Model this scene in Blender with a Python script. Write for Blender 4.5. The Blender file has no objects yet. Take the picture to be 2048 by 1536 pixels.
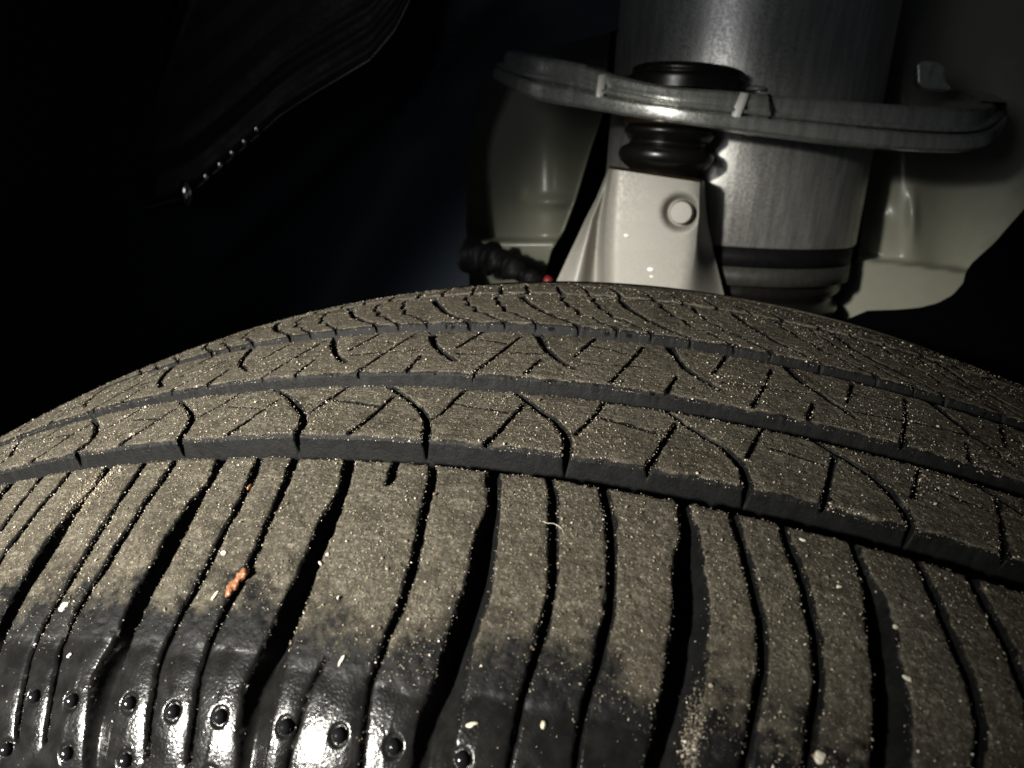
import bpy, bmesh, math, random
import numpy as np
from mathutils import Vector, Matrix
random.seed(7); rng=np.random.default_rng(11)
C=bpy.context.scene.collection
scene=bpy.context.scene

# ------------------------------------------------------------------ camera, world, lamp, exposure
CAM=Vector((0.00021,-0.18120,0.39431))
cF=Vector((-0.21439984,0.92647368,-0.3093206)); cR=Vector((0.96452461,0.25076029,0.0825321)); cU=Vector((-0.15402914,0.28065246,0.94736963))
cam_d=bpy.data.cameras.new('camera'); cam=bpy.data.objects.new('camera',cam_d); C.objects.link(cam)
cam.matrix_world=Matrix(((cR.x,cU.x,-cF.x,CAM.x),(cR.y,cU.y,-cF.y,CAM.y),(cR.z,cU.z,-cF.z,CAM.z),(0,0,0,1)))
cam_d.sensor_width=36; cam_d.lens=1377.186/2048*36; cam_d.clip_start=0.01; cam_d.clip_end=50
cam_d.dof.use_dof=True; cam_d.dof.focus_distance=0.135; cam_d.dof.aperture_fstop=30
scene.camera=cam
w=bpy.data.worlds.new('World'); scene.world=w; w.use_nodes=True
w.node_tree.nodes['Background'].inputs[0].default_value=(0.75,0.86,1.0,1); w.node_tree.nodes['Background'].inputs[1].default_value=0.011
scene.view_settings.view_transform='Standard'; scene.view_settings.look='None'; scene.view_settings.exposure=0; scene.view_settings.gamma=1
LAMP=Vector((-0.31,-0.52,0.485))
def torch(name,az,el,energy,size,blend,col=(1.0,0.96,0.87),soft=.022):      # one hand torch: hot spot, with a weak wide spill added for the liner
    ld=bpy.data.lights.new(name,'SPOT'); o=bpy.data.objects.new(name,ld); C.objects.link(o); o.location=LAMP
    az,el=math.radians(az),math.radians(el)
    o.rotation_euler=Vector((math.sin(az)*math.cos(el),math.cos(az)*math.cos(el),math.sin(el))).to_track_quat('-Z','Y').to_euler()
    ld.energy=energy; ld.shadow_soft_size=soft; ld.spot_size=math.radians(size); ld.spot_blend=blend; ld.color=col
torch('torch_beam',24,-20,53,36,1.0)
torch('added_spill',12,-10,1.8,130,1.0,(.95,.97,1.0),.12)  # wide soft lamp added to lift the dark liner on the left

# ------------------------------------------------------------------ helpers
def link(name,me,mat,parent=None):
    o=bpy.data.objects.new(name,me); C.objects.link(o)
    if mat is not None and len(me.materials)==0: me.materials.append(mat)
    if parent is not None:
        o.parent=parent; o.location=-parent.location      # meshes are written in world space
    return o
def tag(o,label,cat,group=None,kind=None):
    if label: o['label']=label
    if cat: o['category']=cat
    if group: o['group']=group
    if kind: o['kind']=kind
    return o
def empty(name,loc,label,cat,group=None):
    o=bpy.data.objects.new(name,None); C.objects.link(o); o.location=loc; o.empty_display_size=.01
    return tag(o,label,cat,group)
def rawmesh(name,V,F,smooth=True,attrs=None):
    V=np.asarray(V,np.float32); F=np.asarray(F,np.int32); me=bpy.data.meshes.new(name)
    n,k=F.shape
    me.vertices.add(len(V)); me.vertices.foreach_set('co',V.ravel())
    me.loops.add(n*k); me.loops.foreach_set('vertex_index',F.ravel())
    me.polygons.add(n); me.polygons.foreach_set('loop_start',np.arange(0,n*k,k,dtype=np.int32)); me.polygons.foreach_set('loop_total',np.full(n,k,np.int32))
    me.polygons.foreach_set('use_smooth',np.full(n,smooth))
    for nm,a in (attrs or {}).items():
        at=me.attributes.new(nm,'FLOAT','POINT'); at.data.foreach_set('value',np.asarray(a,np.float32).ravel())
    me.update(calc_edges=True)
    return me
def gridmesh(name,P,closed_u=False,closed_v=False,smooth=True,attrs=None):
    P=np.asarray(P,float); n,m=P.shape[:2]
    iu=np.arange(n if closed_u else n-1); iv=np.arange(m if closed_v else m-1)
    a,b=np.meshgrid(iu,iv,indexing='ij'); a2=(a+1)%n; b2=(b+1)%m
    F=np.stack([a*m+b,a2*m+b,a2*m+b2,a*m+b2],-1).reshape(-1,4)
    return rawmesh(name,P.reshape(-1,3),F,smooth,attrs)
def at(px,py,Y):            # where the sight line through a photo pixel meets the vertical plane y = Y
    d=np.array(cF)+np.array(cR)*(px-1024)/1377.186-np.array(cU)*(py-768)/1377.186
    return np.array(CAM)+d*((Y-CAM.y)/d[1])
def sm(x,a,b):
    t=np.clip((x-a)/(b-a),0,1); return t*t*(3-2*t)
def noise2(shape,step,r):   # smooth value noise on a grid, about -1..1
    n0=int(shape[0]/step[0])+4; n1=int(shape[1]/step[1])+4
    g=r.uniform(-1,1,(n0,n1))
    x=np.arange(shape[0])/step[0]; y=np.arange(shape[1])/step[1]
    i=x.astype(int); j=y.astype(int); fx=x-i; fy=y-j; fx=(fx*fx*(3-2*fx))[:,None]; fy=(fy*fy*(3-2*fy))[None]
    A=g[np.ix_(i,j)];B=g[np.ix_(i+1,j)];Cc=g[np.ix_(i,j+1)];D=g[np.ix_(i+1,j+1)]
    return (A*(1-fx)+B*fx)*(1-fy)+(Cc*(1-fx)+D*fx)*fy

# ------------------------------------------------------------------ materials
class NT:
    def __init__(s,name):
        s.m=bpy.data.materials.new(name); s.m.use_nodes=True; s.t=s.m.node_tree; s.b=s.t.nodes['Principled BSDF']; s.l=s.t.links
    def n(s,typ,**k):
        o=s.t.nodes.new(typ)
        for a,v in k.items(): setattr(o,a,v)
        return o
    def inp(s,o,i,v):
        if hasattr(v,'is_output') or hasattr(v,'links'): s.l.new(v,o.inputs[i])
        else: o.inputs[i].default_value=v
    def noise(s,scale,detail=3,rough=.6,vec=None):
        o=s.n('ShaderNodeTexNoise'); o.inputs['Scale'].default_value=scale; o.inputs['Detail'].default_value=detail; o.inputs['Roughness'].default_value=rough
        s.l.new(vec if vec else s.coord(),o.inputs['Vector']); return o.outputs['Fac']
    def coord(s):
        if not hasattr(s,'_c'): s._c=s.n('ShaderNodeTexCoord').outputs['Object']
        return s._c
    def mapv(s,scale,rot=(0,0,0)):
        o=s.n('ShaderNodeMapping'); o.inputs['Scale'].default_value=scale; o.inputs['Rotation'].default_value=rot; s.l.new(s.coord(),o.inputs['Vector']); return o.outputs[0]
    def math(s,op,a,b=0.,c=0.):
        o=s.n('ShaderNodeMath',operation=op); s.inp(o,0,a); s.inp(o,1,b); s.inp(o,2,c); return o.outputs[0]
    def ramp(s,f,a,b,lo=0.,hi=1.):
        o=s.n('ShaderNodeMapRange',interpolation_type='SMOOTHSTEP'); s.inp(o,0,f); s.inp(o,1,a); s.inp(o,2,b); s.inp(o,3,lo); s.inp(o,4,hi); return o.outputs[0]
    def mix(s,f,a,b):
        o=s.n('ShaderNodeMix',data_type='RGBA'); s.inp(o,0,f); s.inp(o,6,a if not isinstance(a,tuple) else (*a,1)); s.inp(o,7,b if not isinstance(b,tuple) else (*b,1)); return o.outputs[2]
    def attr(s,nm):
        o=s.n('ShaderNodeAttribute',attribute_name=nm); return o.outputs['Fac']
    def set(s,**k):
        for a,v in k.items():
            a=a.replace('_',' ')
            s.inp(s.b,a,(*v,1) if isinstance(v,tuple) and len(v)==3 else v)
        return s
    def bump(s,h,dist,strength=1.):
        o=s.n('ShaderNodeBump'); s.inp(o,'Strength',strength); s.inp(o,'Distance',dist); s.l.new(h,o.inputs['Height']); s.l.new(o.outputs[0],s.b.inputs['Normal']); return o
def simple(name,col,rough,metal=0.,nscale=None,namt=.25,bump=None,coat=0.):
    k=NT(name); k.set(Base_Color=col,Roughness=rough,Metallic=metal)
    if coat: k.set(Coat_Weight=coat,Coat_Roughness=.15)
    if nscale:
        f=k.noise(nscale,4); k.set(Base_Color=k.mix(f,tuple(c*(1-namt) for c in col),tuple(min(1,c*(1+namt)) for c in col)))
        k.set(Roughness=k.ramp(f,.3,.7,max(.02,rough*.85),min(1,rough*1.15)))
    if bump: k.bump(k.noise(bump[0],3),bump[1],bump[2] if len(bump)>2 else .6)
    return k.m
def rubber_material():
    k=NT('tyre_rubber')
    dust=k.attr('dust'); wet=k.attr('wet')
    big=k.noise(90,3,.6); mid=k.noise(420,3,.6); fine=k.noise(1900,3,.7); sp=k.noise(2300,2,.5)
    # dust cover, broken up by noise where it is thin
    cov=k.ramp(k.math('ADD',dust,k.math('MULTIPLY',k.math('SUBTRACT',k.math('ADD',k.math('MULTIPLY',mid,.6),k.math('MULTIPLY',fine,.4)),.5),1.7)),.22,.78)
    d1=k.mix(k.ramp(mid,.3,.7),(.068,.061,.048),(.124,.112,.090))
    d2=k.mix(k.ramp(big,.35,.65),d1,(.086,.078,.062))
    bl=k.noise(120,5,.68); st=k.noise(900,3,.6,k.mapv((.28,1,.6)))
    d2=k.mix(k.ramp(bl,.47,.64,0.,.80),d2,(.042,.038,.031))
    d2=k.mix(k.ramp(st,.54,.70,0.,.55),d2,(.20,.18,.14))
    d2=k.mix(k.ramp(st,.46,.34,0.,.55),d2,(.045,.040,.032))
    pore=k.noise(1250,3,.62)
    d2=k.mix(k.ramp(pore,.53,.66,0.,.75),d2,(.040,.036,.029))
    d2=k.mix(k.ramp(pore,.44,.33,0.,.5),d2,(.19,.17,.135))
    d3=k.mix(k.ramp(fine,.42,.60,0.,.75),d2,(.055,.047,.033))
    d4=k.mix(k.ramp(sp,.62,.70,0.,.6),d3,(.34,.31,.23))
    rub=k.mix(k.ramp(mid,.3,.7),(.004,.0042,.0043),(.0072,.0074,.0076))
    wetr=k.mix(k.ramp(mid,.3,.7),(.0062,.0062,.006),(.011,.011,.0106))
    base=k.mix(cov,k.mix(wet,rub,wetr),d4)
    k.set(Base_Color=base)
    r_w=k.ramp(mid,.35,.65,.14,.20)
    r=k.math('ADD',k.math('MULTIPLY',k.math('SUBTRACT',1.,wet),.6),k.math('MULTIPLY',wet,r_w))
    r2=k.math('ADD',k.math('MULTIPLY',cov,.9),k.math('MULTIPLY',k.math('SUBTRACT',1.,cov),r))
    k.set(Roughness=r2, Specular_IOR_Level=k.math('MULTIPLY_ADD',cov,-.1,k.math('MULTIPLY_ADD',wet,.05,.13)))
    leather=k.noise(2600,2,.5)
    h=k.math('ADD',k.math('MULTIPLY',k.math('ADD',k.math('ADD',k.math('MULTIPLY',fine,.6),k.math('MULTIPLY',sp,.4)),k.math('MULTIPLY',pore,-.7)),k.math('MAXIMUM',cov,k.math('MULTIPLY',k.math('SUBTRACT',1.,wet),.35))),k.math('MULTIPLY',k.math('MULTIPLY',leather,wet),.12))
    k.bump(h,.00034,1.)
    return k.m
MAT_RUB=rubber_material()

# ------------------------------------------------------------------ THE TYRE: measured profile, tread pattern in (pitch, mm across) tyre coordinates
PIT=2*math.pi/84
KN=np.array([[-0.13,0.27],[-0.129,0.292],[-0.1265,0.307],[-0.122,0.318],[-0.118,0.324],[-0.112,0.3305],[-0.098,0.3405],[-0.0824,0.34723],[-0.0724,0.34975],[-0.0624,0.35199],[-0.0524,0.35395],[-0.0424,0.35564],[-0.0324,0.35705],[-0.0224,0.35819],[-0.0124,0.35905],[-0.0024,0.35964],[0.0076,0.35995],[0.0176,0.35998],[0.0276,0.35974],[0.0376,0.35922],[0.0476,0.35842],[0.0576,0.35735],[0.0676,0.35601],[0.0776,0.35438],[0.0876,0.35248],[0.0976,0.35031],[0.1076,0.34786],[0.1256,0.3405],[0.1396,0.3305],[0.1456,0.324],[0.1496,0.318],[0.1541,0.307],[0.1566,0.292],[0.1576,0.27]])
def _profile():
    t=np.r_[0,np.cumsum(np.hypot(*np.diff(KN,axis=0).T))]; m=np.gradient(KN,t,axis=0)
    S=np.linspace(0,t[-1],4000); i=np.clip(np.searchsorted(t,S)-1,0,len(t)-2); h=(t[i+1]-t[i])[:,None]; u=(S-t[i])[:,None]/h
    p=(2*u**3-3*u**2+1)*KN[i]+(u**3-2*u**2+u)*h*m[i]+(-2*u**3+3*u**2)*KN[i+1]+(u**3-u**2)*h*m[i+1]
    s=np.r_[0,np.cumsum(np.hypot(*np.diff(p,axis=0).T))]; s=(s-np.interp(-.0824,p[:,0],s))*1000
    return p,s
PROF,PS=_profile()
def on_tyre(tp,s,h=0.):    # tp pitches round the tyre, s mm across it, h mm above the tread surface -> world
    tp,s,h=np.broadcast_arrays(np.asarray(tp,float),np.asarray(s,float),np.asarray(h,float))
    y=np.interp(s,PS,PROF[:,0]); R=np.interp(s,PS,PROF[:,1])
    e=.6; dy=np.interp(s+e,PS,PROF[:,0])-np.interp(s-e,PS,PROF[:,0]); dR=np.interp(s+e,PS,PROF[:,1])-np.interp(s-e,PS,PROF[:,1]); L=np.hypot(dy,dR)
    ny,nR=-dR/L,dy/L
    R=R+nR*h*.001; y=y+ny*h*.001; th=tp*PIT
    return np.stack([R*np.sin(th),y,R*np.cos(th)],-1)
MM=26.4    # mm per pitch along the tread
T={'main985L':[(-0.986,0.3),(-0.922,-6.3),(-0.92,-10.0),(-0.948,-13.2),(-0.923,-17.6),(-0.911,-23.0),(-0.925,-26.0),(-0.934,-29.4),(-0.946,-33.6),(-0.953,-36.2),(-0.991,-38.5),(-0.989,-40.4),(-0.971,-44.7)],
'main985R':[(-0.902,-0.1),(-0.833,-6.7),(-0.78,-13.2),(-0.751,-17.9),(-0.742,-22.2),(-0.749,-26.1),(-0.758,-28.6),(-0.762,-32.0),(-0.747,-35.2),(-0.757,-38.2),(-0.754,-41.4),(-0.75,-43.6)],
'main1350L':[(0.166,0.2),(0.211,-4.6),(0.216,-7.7),(0.195,-11.1),(0.2,-15.1),(0.226,-20.7),(0.221,-24.0),(0.223,-27.4),(0.208,-31.0),(0.201,-34.7),(0.186,-37.1),(0.175,-38.4)],
'main1350R':[(0.248,-0.6),(0.3,-3.6),(0.332,-7.5),(0.366,-11.9),(0.41,-16.4),(0.416,-19.7),(0.397,-22.5),(0.419,-24.4),(0.413,-27.3),(0.415,-30.7),(0.382,-34.2),(0.389,-37.0)],
'main1700L':[(1.134,-0.3),(1.156,-3.0),(1.18,-6.6),(1.179,-11.0),(1.185,-15.2),(1.209,-17.9),(1.215,-21.4),(1.214,-26.0),(1.205,-31.2)],
'main1700R':[(1.175,-0.4),(1.213,-4.3),(1.263,-7.2),(1.322,-9.7),(1.338,-13.9),(1.34,-16.8),(1.371,-19.9),(1.393,-22.3),(1.389,-25.7),(1.376,-29.8)],
'main700L':[(-1.969,-0.3),(-1.918,-4.9),(-1.905,-9.0),(-1.945,-13.2),(-1.935,-17.0),(-1.928,-19.9),(-1.934,-23.6),(-1.961,-26.8),(-1.965,-31.5),(-2.003,-35.2),(-2.039,-38.2),(-2.034,-40.6),(-1.996,-44.2),(-1.964,-48.7)],
'main700R':[(-1.884,-0.4),(-1.824,-6.1),(-1.794,-10.5),(-1.784,-14.4),(-1.781,-18.8),(-1.773,-23.5),(-1.771,-27.8),(-1.779,-30.7),(-1.79,-33.5),(-1.782,-35.9),(-1.788,-39.3),(-1.79,-42.3),(-1.783,-45.3),(-1.781,-48.1)],
'main440L':[(-2.961,-0.6),(-2.916,-4.5),(-2.904,-7.0),(-2.957,-10.3),(-2.966,-14.6),(-2.984,-18.6),(-2.968,-23.3),(-3.0,-26.1),(-3.009,-30.0),(-2.996,-33.6),(-3.033,-36.6),(-3.085,-38.9),(-3.046,-42.7),(-3.017,-46.7),(-2.987,-51.5)],
'main440R':[(-2.866,-1.0),(-2.84,-5.5),(-2.815,-12.1),(-2.804,-17.4),(-2.798,-23.2),(-2.818,-27.3),(-2.828,-30.4),(-2.845,-33.5),(-2.847,-36.6),(-2.849,-39.1),(-2.836,-42.4),(-2.824,-45.5),(-2.81,-48.9)],
'sip867':[(-1.344,-0.3),(-1.305,-3.2),(-1.284,-6.4),(-1.263,-10.5),(-1.234,-15.7),(-1.217,-19.5),(-1.212,-22.3),(-1.21,-25.4),(-1.23,-28.6),(-1.24,-31.7),(-1.25,-34.4),(-1.261,-35.9),(-1.256,-37.9),(-1.24,-41.5),(-1.221,-45.8)],
'sip1106':[(-0.587,0.0),(-0.53,-3.9),(-0.49,-8.3),(-0.464,-11.9),(-0.429,-16.3),(-0.41,-20.0),(-0.408,-22.9),(-0.413,-26.3),(-0.425,-29.3),(-0.438,-32.2),(-0.449,-34.7),(-0.45,-37.1),(-0.452,-39.9),(-0.455,-42.1)],
'sip1215':[(-0.256,0.1),(-0.209,-3.7),(-0.17,-7.2),(-0.145,-10.5),(-0.12,-14.5),(-0.102,-18.3),(-0.092,-21.5),(-0.098,-24.6),(-0.104,-27.6),(-0.116,-30.4),(-0.128,-33.0),(-0.131,-35.3),(-0.131,-38.1),(-0.125,-40.2)],
'sip1460':[(0.492,-0.1),(0.533,-3.3),(0.562,-6.4),(0.598,-10.2),(0.633,-13.7),(0.668,-16.9),(0.683,-19.5),(0.693,-22.0),(0.698,-23.9),(0.681,-26.4),(0.671,-29.0),(0.662,-31.2)],
'sip1570':[(0.774,-0.5),(0.813,-4.4),(0.852,-7.5),(0.89,-11.0),(0.914,-14.4),(0.938,-17.2),(0.953,-20.0),(0.96,-22.9),(0.955,-25.8),(0.941,-28.1),(0.934,-30.8)],
'sip515':[(-2.591,-1.4),(-2.558,-5.0),(-2.538,-8.9),(-2.522,-13.2),(-2.522,-16.8),(-2.513,-20.9),(-2.519,-25.0),(-2.537,-28.5),(-2.561,-31.9),(-2.581,-34.8),(-2.592,-37.6),(-2.57,-41.3),(-2.552,-45.0),(-2.523,-49.0)],
'sip595':[(-2.318,-1.8),(-2.285,-5.4),(-2.254,-10.0),(-2.247,-14.1),(-2.233,-18.7),(-2.233,-23.2),(-2.252,-26.8),(-2.272,-29.6),(-2.291,-32.6),(-2.3,-35.4),(-2.299,-38.6),(-2.273,-42.5),(-2.256,-46.2),(-2.245,-48.7)],
'sip340':[(-3.302,-0.3),(-3.268,-6.1),(-3.265,-11.4),(-3.265,-15.3),(-3.28,-19.3),(-3.276,-24.1),(-3.308,-27.5),(-3.352,-36.2),(-3.323,-40.8),(-3.29,-45.7),(-3.276,-48.8)],
'rib2_852':[(-2.047,25.0),(-1.937,22.5),(-1.792,19.3),(-1.669,16.3),(-1.569,12.9),(-1.517,9.6),(-1.49,6.4)],
'rib2_1135':[(-1.074,25.6),(-0.94,22.1),(-0.812,18.9),(-0.697,16.6),(-0.604,13.7),(-0.548,10.8),(-0.529,7.3)],
'rib2_1495':[(0.029,25.5),(0.165,21.8),(0.306,18.6),(0.428,16.5),(0.506,13.5),(0.557,11.1),(0.58,7.4),(0.591,4.8)],
'P852':[(-1.067,6.9),(-1.027,9.8),(-0.984,15.1),(-0.937,20.5)],
'Q852':[(-1.405,25.1),(-1.449,19.4),(-1.481,14.9),(-1.532,13.0)],
'r852':[(-1.428,18.8),(-1.027,16.9)],
'P1135':[(-0.017,6.6),(0.05,13.7),(0.125,21.1)],
'Q1135':[(-0.39,24.8),(-0.412,20.2),(-0.504,12.7)],
'r1135':[(-0.387,19.1),(0.041,16.5)],
'P1495':[(1.022,6.7),(1.086,14.3),(1.137,21.0)],
'Q1495':[(0.699,25.4),(0.639,19.9),(0.583,14.6)],
'r1495':[(0.743,19.0),(1.072,17.4)],
'rib3_868':[(-2.097,55.5),(-2.037,50.5),(-1.952,46.0),(-1.864,42.9),(-1.739,39.1),(-1.659,37.4)],
'rib3_1085':[(-1.134,55.8),(-1.067,51.4),(-0.962,45.5),(-0.846,41.3),(-0.758,38.7),(-0.689,37.4)],
'rib3_1335':[(-0.015,56.2),(0.046,51.0),(0.137,45.0),(0.252,40.9),(0.406,37.3)],
'S868':[(-1.621,55.5),(-1.733,44.5)],
'T868':[(-1.251,53.5),(-1.319,45.0),(-1.396,35.8),(-1.432,31.5)],
'U1085':[(-0.976,40.2),(-1.037,33.0)],
'V868':[(-1.69,41.1),(-0.961,43.5)],
'W868':[(-1.652,50.7),(-1.335,48.1)],
'S1085':[(-0.619,56.0),(-0.722,43.5)],
'T1085':[(-0.212,53.3),(-0.286,43.5),(-0.383,33.1)],
'U868':[(-1.99,39.9),(-2.006,31.8)],
'X1085':[(-0.673,40.1),(-0.125,42.3)],
'S1335':[(0.474,57.6),(0.359,44.2)],
'T1335':[(0.809,52.4),(0.725,41.6),(0.638,32.5)],
'U1335':[(0.092,39.8),(0.033,32.1)],
'm4_865':[(-2.648,94.4),(-2.448,83.6),(-2.247,74.3),(-2.065,68.5),(-1.894,64.4)],
'm4_1043':[(-1.61,92.3),(-1.471,83.9),(-1.238,74.6),(-1.031,68.9),(-0.879,65.3)],
'Z1_865':[(-2.211,92.3),(-2.139,85.5),(-1.99,78.4),(-1.88,73.5),(-1.728,69.1),(-1.523,63.9)],
'Z2_865':[(-1.9,93.9),(-1.817,85.9),(-1.684,78.2),(-1.56,72.7),(-1.383,68.1),(-1.24,64.8)],
'far_a':[(-1.874,117.7),(-1.724,101.6)],
'far_b':[(-1.577,117.2),(-1.433,100.3)],
'far_c':[(-1.204,116.5),(-1.066,97.6)],
'far_d':[(-0.852,118.4),(-0.742,102.6)],
'm4_1236':[(-0.595,95.4),(-0.472,85.1),(-0.261,75.0),(-0.057,68.1),(0.11,64.7)],
'm4_1462':[(0.552,95.2),(0.687,83.1),(0.899,72.9),(1.181,65.0)],
'm4_1670':[(1.536,93.9),(1.608,82.8),(1.786,75.5),(1.997,69.1),(2.173,65.1)],
'm4_703':[(-3.707,96.8),(-3.485,84.8),(-3.255,75.4),(-3.052,69.7),(-2.869,65.7)],
'm4_540':[(-4.672,94.1),(-4.369,79.2),(-4.064,70.2)],
'rib2_590':[(-3.029,24.7),(-2.857,21.2),(-2.669,16.6),(-2.548,13.2),(-2.491,10.2),(-2.471,7.2),(-2.483,5.2)],
'rib2_362':[(-3.999,24.6),(-3.807,20.7),(-3.619,16.1),(-3.543,13.1),(-3.495,9.2),(-3.475,5.8)],
'rib2_155':[(-5.018,25.6),(-4.767,20.2),(-4.607,16.0),(-4.506,11.9),(-4.493,7.0)],
'rib2_0':[(-5.943,26.2),(-5.724,19.8),(-5.536,13.6),(-5.526,10.5)],
'rib2_1825':[(1.034,24.7),(1.168,22.0),(1.318,18.8),(1.432,15.1),(1.494,11.5),(1.519,8.3),(1.519,5.9)],
'P590':[(-2.062,7.3),(-2.0,12.0),(-1.933,20.4)],
'Q590':[(-2.376,24.7),(-2.428,20.4),(-2.513,14.4)],
'r590':[(-2.401,18.9),(-1.964,16.4)],
'P362':[(-3.044,7.3),(-2.983,13.3),(-2.897,20.2)],
'Q362':[(-3.377,24.9),(-3.404,20.1),(-3.531,15.1)],
'r362':[(-3.327,18.4),(-2.968,16.5)],
'rib3_1590':[(0.932,56.1),(0.993,50.6),(1.115,46.1),(1.231,42.0),(1.366,37.5)],
'rib3_1850':[(2.037,55.9),(2.109,50.8),(2.211,45.0),(2.321,40.8),(2.422,36.6)],
'rib3_675':[(-3.094,56.4),(-3.018,50.2),(-2.867,43.8),(-2.729,39.2),(-2.644,37.2)],
'rib3_502':[(-3.996,53.3),(-3.909,46.4),(-3.796,41.6),(-3.622,37.2)],
'rib3_342':[(-4.959,52.7),(-4.804,44.7),(-4.708,40.4),(-4.541,36.1)],
'S1590':[(1.438,55.1),(1.343,43.7)],
'T1590':[(1.831,53.5),(1.73,41.8),(1.64,31.7)],
'U1590':[(1.083,39.9),(1.019,32.3)],
'W1335':[(0.47,49.4),(0.706,48.6)],
'X1335':[(0.421,40.3),(1.106,44.0)],
'W1590':[(1.416,48.8),(1.758,48.2)],
'X1590':[(1.366,40.0),(2.188,44.1)]}

def shift(pts,d): return [(a+d,b) for a,b in pts]
GROOVES=[(0.,6.4),(25.3,31.4),(56.5,63.2),(96.6,100.6)]
MSH={'440':.04,'700':.04,'985':.03,'1350':.015,'1700':.01}
mains=[([(a+d+MSH[k]*float(sm(np.array(-b),0,8)),b) for a,b in T['main'+k+'L']],shift(T['main'+k+'R'],d)) for k,d in [('440',-2.97),('440',-1.98),('440',-1.),('440',0),('700',0),('985',0),('1350',0),('1700',0),('1700',1.0),('1700',2.02),('1700',3.0),('1700',4.0)]]
sipA=[shift(T['sip'+k],d) for k,d in [('515',-2.97),('515',-1.97),('515',-.98),('515',0),('1106',-1.01),('1106',0),('1460',0),('1460',1.0),('1460',2.0),('1460',3.0),('1460',4.0)]]
sipA.pop(4)     # this one is packed shut with dirt: only a stub stays open
sipB=[shift(T['sip'+k],d) for k,d in [('340',-1.97),('340',-.98),('340',0),('595',0),('867',0),('1215',0),('1570',0),('1570',1.0),('1570',2.0),('1570',3.0),('1570',4.0)]]
def longer(p): return list(p)+([(p[-1][0]-.02,-39.),(p[-1][0]-.01,-48.)] if p[-1][1]>-37 else [])
sipA=[longer(p) for p in sipA]; sipB=[longer(p) for p in sipB]
stub=[(-1.60,1.0),(-1.585,-2.),(-1.56,-5.5)]
rib2=[T['rib2_'+k] for k in ['0','155','362','590','852','1135','1495','1825']]+[shift(T['rib2_1825'],1.0),shift(T['rib2_1825'],2.0),shift(T['rib2_1825'],3.0)]
rib2.insert(0,shift(T['rib2_155'],-1.9))
pq=[]; 
for k,ds in {'362':(-2.92,-1.95,-1.0,0),'590':(0,),'852':(0,),'1135':(0,),'1495':(0,1.0,2.0,3.0,4.0)}.items():
    for d in ds: pq.append((shift(T['P'+k],d),shift(T['Q'+k],d),shift(T['r'+k],d)))
rib3=[shift(T['rib3_342'],-1.9),shift(T['rib3_342'],-.95)]+[T['rib3_'+k] for k in ['342','502','675','868','1085','1335','1590','1850']]+[shift(T['rib3_1850'],1.0),shift(T['rib3_1850'],2.0)]
r3med=[];r3thin=[]
for d in (-4.8,-3.8,-2.86,-1.9,-1.,0): r3med+=[shift(T['S868'],d),shift(T['T868'],d),shift(T['U868'],d)]; r3thin+=[shift(T['V868'],d),shift(T['W868'],d)]
r3med+=[T['U1085'],T['S1085'],T['T1085'],T['U1335'],T['S1335'],T['T1335'],T['U1590'],T['S1590'],T['T1590'],shift(T['U1590'],1.05)]
r3thin+=[T['X1085'],shift(T['W868'],1.),T['X1335'],T['W1335'],T['X1590'],T['W1590']]
for d in (1.1,2.1,3.1): r3med+=[shift(T['S1590'],d),shift(T['T1590'],d),shift(T['U1590'],d+1.05)]; r3thin+=[shift(T['X1590'],d),shift(T['W1590'],d)]
m4=[shift(T['m4_703'],-2.93),shift(T['m4_703'],-1.95),shift(T['m4_703'],-.97)]+[T['m4_'+k] for k in ['703','865','1043','1236','1462','1670']]+[shift(T['m4_1670'],.98),shift(T['m4_1670'],1.96),shift(T['m4_1670'],2.9),shift(T['m4_1670'],3.9)]
m4=[[(c[0][0]-.06,97.5)]+list(c)+[(c[-1][0]+.1,62.)] for c in m4]
def zig(pts):
    out=[]; pts=np.array(pts); t=np.r_[0,np.cumsum(np.hypot(np.diff(pts[:,0])*MM,np.diff(pts[:,1])))]
    n=11
    for i,u in enumerate(np.linspace(0,t[-1],n)):
        a=np.interp(u,t,pts[:,0]); b=np.interp(u,t,pts[:,1]); amp=(.5 if b>70 else 0.)*(1 if i%2 else -1)
        out.append((a+amp*.5/MM,b+amp*1.5))
    return out
zigs=[]
for c in m4:
    d=c[1][0]-(-2.648)
    for z in ('Z1_865','Z2_865'): zigs.append(zig([(T[z][0][0]-.03,97.5)]+list(T[z])+[(T[z][-1][0]+.06,62.)])); zigs[-1]=shift(zigs[-1],d)
far=[]
x=-7.6
while x<5: 
    far.append([(x+.02,98.),(x-.06,106.),(x-.17,118.),(x-.36,134.),(x-.62,154.)]); x+=.335+.03*math.sin(x*7)

# grid over the part of the tread that can be seen
TP0,TP1,S0,S1=-7.2,5.3,-60.,152.
NT_=int((TP1-TP0)*MM/.262); NS_=int((S1-S0)/.262)
tpv=np.linspace(TP0,TP1,NT_); sv=np.linspace(S0,S1,NS_); hA=(tpv[1]-tpv[0])*MM; hS=sv[1]-sv[0]
GA,GS=np.meshgrid(tpv*MM,sv,indexing='ij')
shp=GA.shape
_n2=noise2
def noise2(s,step,r): return _n2(s,(step[0]*.30/.262,step[1]*.30/.262),r)
jag=.10*noise2(shp,(2.6,2.6),rng)+.10*noise2(shp,(7,7),rng)+.08*noise2(shp,(20,20),rng)
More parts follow.
